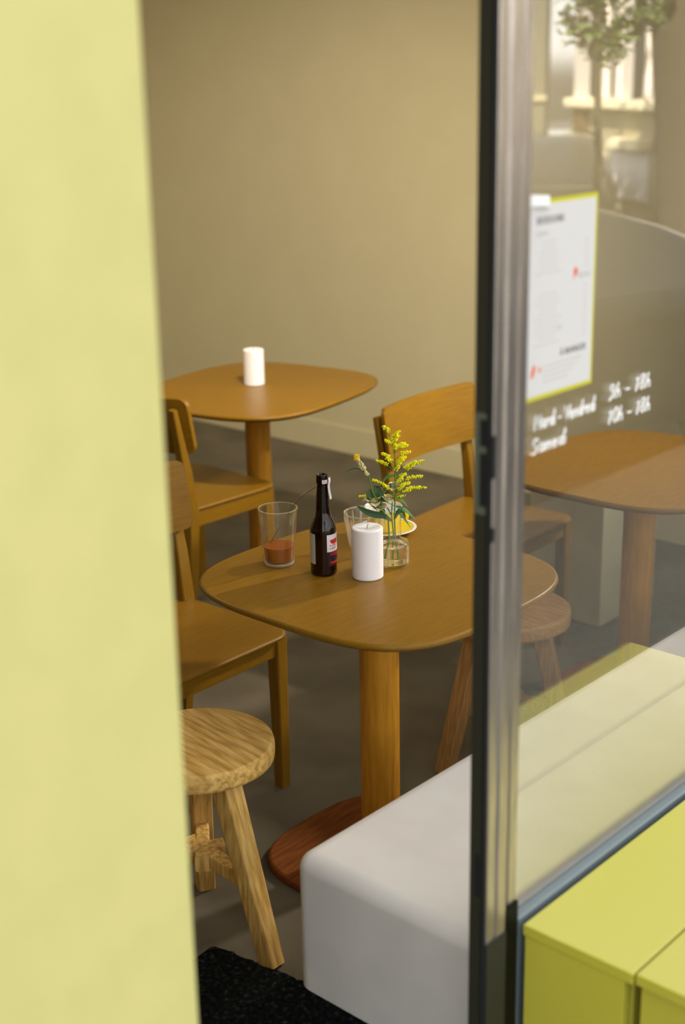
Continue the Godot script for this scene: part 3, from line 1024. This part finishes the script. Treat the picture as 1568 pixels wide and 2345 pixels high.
func flowers(at: Vector3) -> void:
	var rt := Vector3(0.6725, 0, 0.74)
	var fwd := Vector3(0.74, 0, -0.6725)
	var u := 0.00103
	# a point from how far right and up it is of the vase's foot, in steps of about a millimetre, and how far back
	var P := func(x: float, y: float, f: float) -> Vector3: return rt * x * u + Vector3(0, y * u / 0.94 - f * u * 0.36, 0) + fwd * f * u
	var t := thing("flower_vase", "clear glass vase with narrow neck behind the front candle", "vase", at)
	var b := MB.new()
	b.lathe([Vector2(0.034, 0.0), Vector2(0.0385, 0.002), Vector2(0.0398, 0.006), Vector2(0.0398, 0.046), Vector2(0.0392, 0.052), Vector2(0.0365, 0.057), Vector2(0.028, 0.0605), Vector2(0.0225, 0.063), Vector2(0.0203, 0.068), Vector2(0.0198, 0.090), Vector2(0.0203, 0.125), Vector2(0.0212, 0.1265), Vector2(0.0206, 0.128), Vector2(0.0188, 0.1265), Vector2(0.0182, 0.090), Vector2(0.0187, 0.068), Vector2(0.0212, 0.0612), Vector2(0.027, 0.0588), Vector2(0.0355, 0.055), Vector2(0.0375, 0.050), Vector2(0.0380, 0.046), Vector2(0.0380, 0.009), Vector2(0.036, 0.006)], 56)
	part("glass_wall", b, M.thin_glass, t)
	b = MB.new()
	b.lathe([Vector2(0.0352, 0.0065), Vector2(0.0374, 0.0098), Vector2(0.0376, 0.046), Vector2(0.0370, 0.0480)], 48)
	part("water", b, M.water, t)

	var g := thing("goldenrod", "sprig of yellow goldenrod in the glass vase", "flower", at)
	b = MB.new()
	var main := [P.call(10, 12, 0), P.call(6, 60, 2), P.call(4, 110, 0), P.call(6, 150, -2), P.call(6, 200, 0), P.call(6, 240, 3), P.call(0, 275, 4), P.call(-12, 293, 5), P.call(-20, 296, 6)]
	b.tube(main, [0.0019, 0.0019, 0.0018, 0.0017, 0.0015, 0.0013, 0.001, 0.0008, 0.0006], 7)
	part("stem", b, M.stem, g)
	# side sprays: root on the stem, tip, and depth
	var sprays := [
		[0, 278, -19, 302, 2, 1.0], [0, 270, 16, 292, 6, 1.0], [2, 262, 14, 282, -6, 1.0], [4, 255, -16, 272, -8, 0.9], [5, 250, 28, 266, 8, 1.0], [5, 246, 36, 262, 10, 0.8],
		[5, 240, 6, 262, -14, 1.0], [6, 232, 40, 246, 0, 1.1], [6, 222, -22, 244, 4, 1.0], [6, 214, -14, 232, -12, 1.1], [6, 216, 30, 236, 14, 1.3], [6, 206, -34, 229, 8, 0.9],
		[6, 206, 24, 230, -10, 1.2], [6, 196, 14, 214, -18, 1.1], [6, 190, 52, 226, 4, 0.7], [6, 186, 70, 228, 10, 0.9], [7, 180, 32, 200, 18, 1.0], [7, 174, 66, 192, -6, 1.1],
		[6, 172, 22, 186, -14, 1.1], [6, 166, 40, 178, 2, 0.9], [7, 160, 76, 168, 8, 0.6], [6, 158, 62, 166, -4, 0.6], [6, 150, 40, 162, -10, 0.6], [6, 152, -44, 187, 0, 0.9], [5, 146, -28, 182, -10, 0.7],
		[5, 130, -76, 152, 4, 0.7], [6, 140, 30, 152, 12, 0.5], [6, 150, 24, 172, -16, 0.8]]
	var stems := MB.new()
	var fl := MB.new()
	var buds := MB.new()
	for s in sprays:
		var a: Vector3 = P.call(s[0], s[1], 0)
		var tip: Vector3 = P.call(s[2], s[3], s[4])
		var mid := a.lerp(tip, 0.55) + Vector3(0, 0.004 + 0.08 * a.distance_to(tip), 0)
		var pts := []
		for k in 9:
			var q := k / 8.0
			pts.append(a.lerp(mid, q).lerp(mid.lerp(tip, q), q))
		stems.tube(pts, [0.0009, 0.0008, 0.0008, 0.0007, 0.0007, 0.0006, 0.0006, 0.0005, 0.0004], 5)
		var first := 0.42 if a.distance_to(tip) > 0.03 else 0.1
		var count := int(60 * s[5]) + int(a.distance_to(tip) * 700)
		for k in count:
			var q := lerpf(first, 1.0, float(k) / count)
			var c := a.lerp(mid, q).lerp(mid.lerp(tip, q), q)
			c += Vector3(rng.randf_range(-1, 1), rng.randf_range(0.0, 1.5), rng.randf_range(-1, 1)) * 0.0044 * (1.25 - 0.6 * q) * sqrt(s[5])
			if rng.randf() < 0.14 or (s[5] < 0.65 and rng.randf() < 0.45):
				buds.blob(c - Vector3(0, 0.0015, 0), rng.randf_range(0.0009, 0.0015), 1.2)
			else:
				fl.blob(c, rng.randf_range(0.0010, 0.0020), 1.1)
	part("spray_stems", stems, M.stem, g)
	part("yellow_florets", fl, M.goldenrod, g).set_meta("kind", "stuff")
	part("green_buds", buds, M.goldenrod_bud, g).set_meta("kind", "stuff")
	for l in [[6, 196, -26, 176, -10, 0.010], [6, 150, 36, 128, 14, 0.012], [6, 130, 52, 100, 6, 0.013], [6, 120, 44, 76, -4, 0.010], [6, 176, -22, 152, 12, 0.016], [6, 160, 30, 176, 16, 0.009]]:
		var lf := MB.new()
		var a: Vector3 = P.call(l[0], l[1], 0)
		var e: Vector3 = P.call(l[2], l[3], l[4])
		var pts := []
		for k in 8:
			var q := k / 7.0
			pts.append(a.lerp(e, q) + Vector3(0, 0.008 * sin(PI * q), 0))
		lf.leaf(pts, l[5], fwd + Vector3(0, 0.6, 0))
		part("leaf", lf, M.leaf_light, g)

	var c := thing("celosia", "pale celosia flower with yellow tip and dark leaves in the vase", "flower", at)
	b = MB.new()
	b.tube([P.call(-14, 14, -4), P.call(-8, 60, -2), P.call(-10, 100, -3), P.call(-34, 140, -6), P.call(-46, 165, -7), P.call(-52, 190, -7), P.call(-55, 205, -7)], [0.0021, 0.0021, 0.002, 0.0019, 0.0017, 0.0015, 0.0018], 8)
	part("stem", b, M.stem, c)
	var head := MB.new()
	for k in 130:
		var q := rng.randf()
		var cc: Vector3 = P.call(-55 - 24 * q, 200 + 36 * q, -7)
		var w := 0.0050 * (0.55 + 0.5 * sin(PI * q))
		head.blob(cc + Vector3(rng.randf_range(-1, 1), rng.randf_range(-1, 1), rng.randf_range(-1, 1)).normalized() * w, rng.randf_range(0.0014, 0.0026), 1.3)
	part("flower_head", head, M.cream, c).set_meta("kind", "stuff")
	head = MB.new()
	for k in 150:
		var cc: Vector3 = P.call(-79 + rng.randf_range(-6, 6), 238 + rng.randf_range(-6, 6), -7 + rng.randf_range(-6, 6))
		head.blob(cc, rng.randf_range(0.0010, 0.0017), 1.2)
	part("flower_tip", head, M.celosia_tip, c).set_meta("kind", "stuff")
	for l in [[[-50, 168], [-50, 158], [-42, 142], [-28, 126], [-16, 116], 0.023], [[-16, 172], [-34, 172], [-30, 158], [-22, 146], [-14, 140], 0.020], [[-2, 96], [-20, 108], [-42, 112], [-62, 120], [-80, 132], 0.016], [[-58, 200], [-72, 212], [-86, 214], [-98, 210], [-104, 206], 0.004], [[4, 100], [12, 116], [22, 120], [28, 112], [30, 98], 0.012]]:
		var lf := MB.new()
		var key := []
		for k in 5:
			key.append(P.call(l[k][0], l[k][1], -8 + 3 * k))
		var pts := []
		for k in 13:
			var q := k / 3.0
			var i := mini(int(q), 3)
			pts.append((key[i] as Vector3).cubic_interpolate(key[i + 1], key[maxi(i - 1, 0)], key[mini(i + 2, 4)], q - i))
		lf.leaf(pts, l[5], fwd * 0.3 + Vector3(0, 1, 0) if absf(l[0][0] - l[4][0]) > absf(l[0][1] - l[4][1]) else rt + fwd * 0.3)
		part("leaf", lf, M.leaf, c)

	var w := thing("white_rose", "cream white blossoms low in the vase behind the green leaves", "flower", at)
	b = MB.new()
	b.tube([P.call(0, 14, 8), P.call(2, 70, 8), P.call(-2, 110, 10), P.call(-14, 132, 12), P.call(-28, 142, 16)], [0.0017], 6)
	b.tube([P.call(-2, 110, 10), P.call(0, 140, 12), P.call(2, 162, 14)], [0.0014], 6)
	part("stem", b, M.stem, w)
	for bl in [[-43, 130, 5, 0.031], [5, 164, 7, 0.022], [-12, 138, 6, 0.021], [-26, 120, 4, 0.020]]:
		var ctr: Vector3 = P.call(bl[0], bl[1], bl[2])
		for k in 9:
			var an: float = TAU * k / 9.0 + bl[1]
			var layer := k % 3
			var d := Vector3(cos(an), 0.25 + 0.45 * layer, sin(an)).normalized()
			var lf := MB.new()
			var pts := []
			for q in 6:
				pts.append(ctr + d * bl[3] * (0.15 + 0.85 * q / 5.0) + Vector3(0, bl[3] * 0.25 * sin(PI * q / 5.0), 0))
			lf.leaf(pts, bl[3] * 0.95, Vector3(-sin(an), 0, cos(an)), 0.3)
			part("petal", lf, M.cream, w)

# ------------------------------------------------------------------ notice and writing on the glass
const STROKES := {
	"M": [[[0, 0], [0.1, 1], [0.4, 0.3], [0.7, 1], [0.8, 0]]],
	"V": [[[0, 1], [0.35, 0], [0.75, 1]]],
	"S": [[[0.65, 0.88], [0.4, 1], [0.12, 0.8], [0.3, 0.55], [0.58, 0.38], [0.55, 0.1], [0.25, 0], [0.02, 0.14]]],
	"a": [[[0.5, 0.5], [0.2, 0.55], [0.03, 0.25], [0.2, 0], [0.45, 0.15], [0.5, 0.5], [0.52, 0.1], [0.6, 0]]],
	"r": [[[0.05, 0], [0.1, 0.5]], [[0.1, 0.3], [0.25, 0.5], [0.42, 0.48]]],
	"d": [[[0.45, 0.45], [0.2, 0.52], [0.03, 0.25], [0.2, 0], [0.42, 0.15], [0.58, 1.1]], [[0.45, 0.3], [0.5, 0], [0.58, 0.02]]],
	"i": [[[0.08, 0.5], [0.1, 0]], [[0.12, 0.74], [0.14, 0.80]]],
	"e": [[[0.05, 0.26], [0.45, 0.32], [0.35, 0.52], [0.12, 0.45], [0.04, 0.2], [0.2, 0], [0.48, 0.1]]],
	"n": [[[0.05, 0], [0.08, 0.5]], [[0.08, 0.34], [0.28, 0.52], [0.42, 0.4], [0.46, 0]]],
	"m": [[[0.03, 0], [0.06, 0.5]], [[0.06, 0.35], [0.2, 0.52], [0.3, 0.4], [0.32, 0]], [[0.32, 0.35], [0.46, 0.52], [0.56, 0.4], [0.6, 0]]],
	"h": [[[0.05, 0], [0.14, 1]], [[0.08, 0.3], [0.26, 0.5], [0.38, 0.4], [0.42, 0]]],
	"-": [[[0.05, 0.34], [0.38, 0.36]]],
	"9": [[[0.45, 0.8], [0.2, 0.95], [0.05, 0.7], [0.25, 0.5], [0.46, 0.75], [0.4, 0.2], [0.1, -0.05]]],
	"1": [[[0.08, 0.72], [0.28, 1], [0.18, 0]]],
	"0": [[[0.3, 1], [0.08, 0.7], [0.1, 0.2], [0.3, 0], [0.5, 0.3], [0.5, 0.8], [0.3, 1]]],
	"8": [[[0.45, 0.9], [0.2, 1], [0.1, 0.75], [0.45, 0.35], [0.35, 0.02], [0.1, 0.1], [0.12, 0.4], [0.45, 0.75], [0.45, 0.9]]],
	" ": [],
}
const WIDE := {"M": 0.95, "V": 0.8, "S": 0.75, "m": 0.72, "-": 0.6, " ": 0.3, "1": 0.45, "i": 0.28, "r": 0.5}

# handwriting as thin raised strokes on the glass
func handwriting(text: String, x0: float, x1: float, y: float, h: float, z: float) -> MB:
	var total := 0.0
	for ch in text:
		total += WIDE.get(ch, 0.62)
	var k := (x1 - x0) / total
	var b := MB.new()
	var x := x0
	for ch in text:
		for s in STROKES[ch]:
			var pts := []
			for p in s:
				pts.append(Vector3(x + (p[0] + 0.18 * p[1]) * k, y + p[1] * h, z))
			b.tube(pts, [0.0014], 6)
		x += WIDE.get(ch, 0.62) * k
	return b

func print_text(text: String, parent: Node3D, at: Vector3, h: float, mat: Material, bold := true) -> void:
	var tm := TextMesh.new()
	var f := SystemFont.new()
	f.font_names = PackedStringArray(["Droid Sans"])
	f.font_weight = 700 if bold else 400
	tm.font = f
	tm.text = text
	tm.font_size = 32
	tm.pixel_size = h / 24.0
	tm.depth = 0.0002
	tm.horizontal_alignment = HORIZONTAL_ALIGNMENT_LEFT
	var o := part_mesh("print", tm, mat, parent, at)
	o.position = at

func window_notes() -> void:
	var z := -1.1030
	var t := thing("paper_notice", "white printed menu sheet with yellow border taped to the window", "notice", Vector3(1.5635, 1.400, z))
	var b := MB.new()
	b.rbox(Vector3(0.105, 0.14, 0.0003), Vector3(0.210, 0.280, 0.0005), 0.0002, 0.0001)
	part("yellow_border", b, M.paper_yellow, t)
	b = MB.new()
	b.rbox(Vector3(0.105, 0.14, 0.0007), Vector3(0.200, 0.268, 0.0005), 0.0002, 0.0001)
	var sheet := part("sheet", b, M.paper, t)
	print_text("BOISSONS", sheet, Vector3(0.055, 0.252, 0.0011), 0.0105, M.print_grey)
	print_text("FROIDES", sheet, Vector3(0.055, 0.234, 0.0011), 0.0055, M.print_pale)
	print_text("MOKA", sheet, Vector3(0.163, 0.166, 0.0011), 0.0085, M.print_pale)
	print_text("THÉ", sheet, Vector3(0.112, 0.097, 0.0011), 0.0055, M.print_pale)
	print_text("À MANGER", sheet, Vector3(0.122, 0.060, 0.0011), 0.0098, M.print_grey)
	# columns of small print, each line a thin bar of ink
	b = MB.new()
	for row in 24:
		var y := 0.222 - row * 0.0072
		if absf(y - 0.166) < 0.009 or y < 0.072:
			continue
		b.rbox(Vector3(0.088, y, 0.0010), Vector3(rng.randf_range(0.030, 0.066), 0.0016, 0.0002), 0.0001, 0.00005)
		if y < 0.222:
			b.rbox(Vector3(0.184, y, 0.0010), Vector3(0.010, 0.0018, 0.0002), 0.0001, 0.00005)
	for row in 4:
		b.rbox(Vector3(0.130 - row * 0.006, 0.046 - row * 0.0075, 0.0010), Vector3(0.10 - row * 0.012, 0.0022, 0.0002), 0.0001, 0.00005)
	part("small_print", b, M.print_pale, sheet).set_meta("kind", "stuff")
	b = MB.new()
	b.prism([Vector2(0.150, 0.160), Vector2(0.153, 0.168), Vector2(0.151, 0.174), Vector2(0.157, 0.180), Vector2(0.162, 0.174), Vector2(0.160, 0.168), Vector2(0.154, 0.165)], 0.0009, 0.0012)
	part("orange_mark", b, M.print_orange, sheet)
	b = MB.new()
	b.prism([Vector2(0.048, 0.034), Vector2(0.052, 0.046), Vector2(0.056, 0.052), Vector2(0.061, 0.050), Vector2(0.058, 0.040), Vector2(0.054, 0.034)], 0.0009, 0.0012)
	b.prism([Vector2(0.068, 0.040), Vector2(0.070, 0.047), Vector2(0.075, 0.044), Vector2(0.073, 0.039)], 0.0009, 0.0012)
	part("orange_mark", b, M.print_orange, sheet)
	b = MB.new()
	var tape := []
	for k in 9:
		var q := k / 8.0
		tape.append(MB.rect(Vector3(0.030 + 0.055 * q, 0.281 - 0.004 * q * q, 0.0016 + 0.010 * sin(PI * q) * q), Vector3.UP, Vector3.BACK, 0.015, 0.0006, 0.0002, 2))
	b.loft(tape)
	part("tape", b, M.tape, t).set_meta("label", "curling piece of white tape")

	var n := thing("opening_hours", "white handwritten opening hours on the window glass below the notice", "writing", Vector3.ZERO)
	part("handwriting", handwriting("Mardi - Vendredi", 1.626, 1.788, 1.355, 0.022, z), M.chalk, n)
	part("handwriting", handwriting("9h - 18h", 1.824, 1.953, 1.363, 0.024, z), M.chalk, n)
	part("handwriting", handwriting("Samedi", 1.617, 1.711, 1.320, 0.022, z), M.chalk, n)
	part("handwriting", handwriting("10h - 18h", 1.824, 1.955, 1.324, 0.024, z), M.chalk, n)

# ------------------------------------------------------------------ the street, seen mirrored in the window
func street() -> void:
	var b := MB.new()
	b.rbox(Vector3(3.0, 0.04, -0.13), Vector3(22.0, 0.24, 1.90), 0.002, 0.006)
	struct("ground", b, M.pavement)
	b = MB.new()
	b.rbox(Vector3(15.0, -0.06, 12.0), Vector3(60.0, 0.12, 24.0), 0.001, 0.001)
	struct("ground_road", b, M.asphalt)
	house()
	grey_house()
	tree(Vector3(8.40, 0, 3.03), 0.075, 3.1, "young street tree with green crown in front of the pale house")
	big_tree(Vector3(9.0, 0, 2.66))
	car("black parked car nearest to the pavement, reflected in the window", Vector3(5.2, 0, 1.97), deg_to_rad(14))
	car("black parked car further along the road with red tail lights", Vector3(11.53, 0, 5.79), deg_to_rad(148))

func panel(called: String, parent: Node3D, mat: Material, x0: float, x1: float, y0: float, y1: float, out: float) -> MeshInstance3D:
	var b := MB.new()
	b.rbox(Vector3((x0 + x1) / 2, (y0 + y1) / 2, -out / 2 + 0.02), Vector3(x1 - x0, y1 - y0, out + 0.04), 0.006, 0.006)
	return part(called, b, mat, parent)

func house() -> void:
	# faces back to the café across the road; local x runs along its front, local -z is its front
	var t := thing("street_house", "pale house across the road with a light ledge and tall windows", "building", Vector3(13.705, 0, 6.037), deg_to_rad(123.6))
	panel("ground_storey", t, M.facade_low, -1.35, 1.7, 0.0, 1.38, 0.02).mesh = slab(-1.35, 1.7, 0.0, 1.38, 3.0)
	var upper := panel("upper_storeys", t, M.facade, -1.33, 1.7, 1.38, 7.0, 0.02)
	upper.mesh = slab(-1.33, 1.7, 1.38, 7.0, 3.0)
	panel("ledge", t, M.cornice, -1.38, 1.7, 1.36, 1.45, 0.10)
	for w in [[-0.86, -0.52], [-0.30, -0.17], [0.24, 0.53], [1.25, 1.5]]:
		var win := panel("window", t, M.window_dark, w[0], w[1], 1.47, 2.75, 0.012)
		panel("shutter", win, M.facade_pale, w[1] + 0.01, w[1] + 0.09, 1.47, 2.75, 0.03)
	panel("roller_shutter", t, M.shutter, -0.22, 0.70, 0.42, 0.93, 0.03)
	panel("awning", t, M.cornice, -0.12, 0.72, 0.955, 1.06, 0.16)
	panel("shop_sign", t, M.brown_door, -1.22, -0.88, 1.05, 1.33, 0.05)
	panel("wall_lantern", t, M.brown_door, 0.92, 1.10, 0.94, 1.09, 0.08)
	panel("poster", t, M.shutter, -0.82, -0.66, 0.62, 0.88, 0.02)
	panel("poster", t, M.shutter, -0.52, -0.40, 0.60, 0.88, 0.02)

# solid block behind a front at z = 0
func slab(x0: float, x1: float, y0: float, y1: float, deep: float) -> ArrayMesh:
	var b := MB.new()
	b.rbox(Vector3((x0 + x1) / 2, (y0 + y1) / 2, deep / 2), Vector3(x1 - x0, y1 - y0, deep), 0.01, 0.008)
	return b.mesh()

func grey_house() -> void:
	var t := thing("corner_house", "darker house beside the pale one, across the road", "building", Vector3(18.23, 0, 10.1), deg_to_rad(57.3))
	panel("wall", t, M.facade_grey, -6.0, 0.0, 0.0, 6.0, 0.02).mesh = slab(-6.0, 0.0, 0.0, 6.0, 3.0)
	panel("ledge", t, M.facade_low, -6.0, 0.02, 1.30, 1.38, 0.06)
	for w in [[-0.55, -0.28], [-1.5, -1.2], [-2.4, -2.1]]:
		panel("window", t, M.window_dark, w[0], w[1], 1.5, 2.8, 0.02)
	panel("door", t, M.brown_door, -0.9, -0.5, 0.0, 1.0, 0.03)

func tree(at: Vector3, r: float, h: float, label: String) -> void:
	var t := thing("street_tree", label, "tree", at)
	var b := MB.new()
	b.tube([Vector3.ZERO, Vector3(0.02, h * 0.4, 0), Vector3(-0.03, h * 0.75, 0.03), Vector3(0, h * 1.1, 0)], [r * 0.42, r * 0.36, r * 0.3, r * 0.18], 10)
	part("trunk", b, M.bark, t)
	leaf_cloud(t, [Vector3(0, h, 0), Vector3(0.2, h + 0.5, 0.1), Vector3(-0.15, h + 0.3, -0.2)], 1800, Vector3(0.75, 0.8, 0.75), 1.0)

func leaf_cloud(t: Node3D, centres: Array, count: int, spread: Vector3, size: float) -> void:
	var lm := MB.new()
	lm.leaf([Vector3.ZERO, Vector3(0, 0.01, 0.03), Vector3(0, 0.012, 0.06), Vector3(0, 0.006, 0.09), Vector3(0, -0.006, 0.115)], 0.075, Vector3.RIGHT, 0.2)
	var mm := MultiMesh.new()
	mm.transform_format = MultiMesh.TRANSFORM_3D
	mm.mesh = lm.mesh()
	mm.instance_count = count
	for k in count:
		var d := Vector3(rng.randfn(), rng.randfn(), rng.randfn()).normalized() * pow(rng.randf(), 0.45)
		var c: Vector3 = centres[k % centres.size()]
		var bs := Basis.from_euler(Vector3(rng.randf_range(-1.2, 0.6), rng.randf() * TAU, rng.randf_range(-0.6, 0.6)))
		mm.set_instance_transform(k, Transform3D(bs.scaled(Vector3.ONE * size * rng.randf_range(0.7, 1.3)), c + d * spread))
	var o := MultiMeshInstance3D.new()
	o.name = "foliage"
	o.multimesh = mm
	o.material_override = M.foliage
	o.set_meta("kind", "stuff")
	t.add_child(o, true)

func big_tree(at: Vector3) -> void:
	var t := thing("plane_tree", "thick dark leaning tree trunk at the edge of the road", "tree", at)
	var b := MB.new()
	var side := Vector3(-0.48, 0, 0.87)
	b.tube([side * -0.26, side * -0.20 + Vector3(0, 0.4, 0), side * -0.10 + Vector3(0, 1.0, 0), side * 0.03 + Vector3(0, 2.1, 0), side * 0.12 + Vector3(0, 3.2, 0), side * 0.2 + Vector3(0, 4.6, 0)], [0.42, 0.34, 0.31, 0.28, 0.27, 0.2], 18)
	part("trunk", b, M.bark, t)
	b = MB.new()
	b.tube([side * 0.10 + Vector3(0, 3.0, 0), Vector3(-0.6, 3.2, 0.0), Vector3(-1.2, 2.85, -0.15), Vector3(-1.45, 2.4, -0.25)], [0.10, 0.07, 0.04, 0.015], 8)
	part("branch", b, M.bark, t)
	var cs := []
	for p in [[-0.22, 2.06], [-0.12, 1.98], [-0.02, 1.92], [0.05, 1.99], [0.12, 2.06], [0.2, 2.12], [-0.1, 2.2], [0.1, 2.25], [-0.2, 2.25]]:
		cs.append(Vector3(-1.33 + 0.531 * p[0], p[1], -0.16 - 0.847 * p[0]))
	leaf_cloud(t, cs, 800, Vector3(0.12, 0.12, 0.12), 0.5)
	leaf_cloud(t, [Vector3(0, 5.2, 0), Vector3(0.7, 4.9, 0.5), Vector3(-0.6, 5.0, 0.6), Vector3(0, 5.0, -0.8)], 2400, Vector3(1.3, 0.8, 1.3), 1.3)

func car(label: String, at: Vector3, turn: float, size := 1.0) -> void:
	var t := thing("parked_car", label, "car", at, turn, "parked cars")
	t.scale = Vector3.ONE * size
	# local x runs along the car
	var b := MB.new()
	var rings := []
	for s in [[-2.05, 0.70, 0.35, 0.62], [-2.0, 0.80, 0.26, 0.74], [-1.5, 0.85, 0.20, 0.80], [-0.6, 0.86, 0.18, 0.84], [0.6, 0.86, 0.18, 0.86], [1.5, 0.85, 0.20, 0.86], [1.95, 0.80, 0.26, 0.84], [2.05, 0.70, 0.36, 0.74]]:
		rings.append(MB.rect(Vector3(s[0], (s[2] + s[3]) / 2, 0), Vector3.BACK, Vector3.UP, s[1] * 2, s[3] - s[2], 0.12, 4))
	b.loft(rings)
	part("body", b, M.car_black, t)
	b = MB.new()
	rings = []
	for s in [[0.80, 0.80, 1.45, 0.15], [0.90, 0.78, 1.35, 0.15], [1.12, 0.70, 0.85, 0.1], [1.19, 0.66, 0.66, 0.05], [1.215, 0.60, 0.55, 0.05]]:
		rings.append(MB.rect(Vector3(s[3], s[0], 0), Vector3.RIGHT, Vector3.BACK, s[2] * 2, s[1] * 2, 0.14, 4))
	b.loft(rings)
	part("cabin_glass", b, M.car_glass, t)
	for sx in [-1.28, 1.28]:
		for sz in [-0.80, 0.80]:
			b = MB.new()
			b.lathe([Vector2(0.10, -0.10), Vector2(0.28, -0.10), Vector2(0.31, -0.07), Vector2(0.31, 0.07), Vector2(0.28, 0.10), Vector2(0.10, 0.10)], 24)
			var w := part("wheel", b, M.tyre, t, Vector3(sx, 0.31, sz))
			w.rotation.x = PI / 2
	for sz in [-0.66, 0.66]:
		b = MB.new()
		b.rbox(Vector3(2.03, 0.70, sz), Vector3(0.06, 0.07, 0.13), 0.01, 0.01)
		part("tail_light", b, M.tail, t)
		b = MB.new()
		b.rbox(Vector3(-2.0, 0.58, sz * 0.95), Vector3(0.10, 0.12, 0.26), 0.01, 0.01)
		part("headlight", b, M.chrome, t)
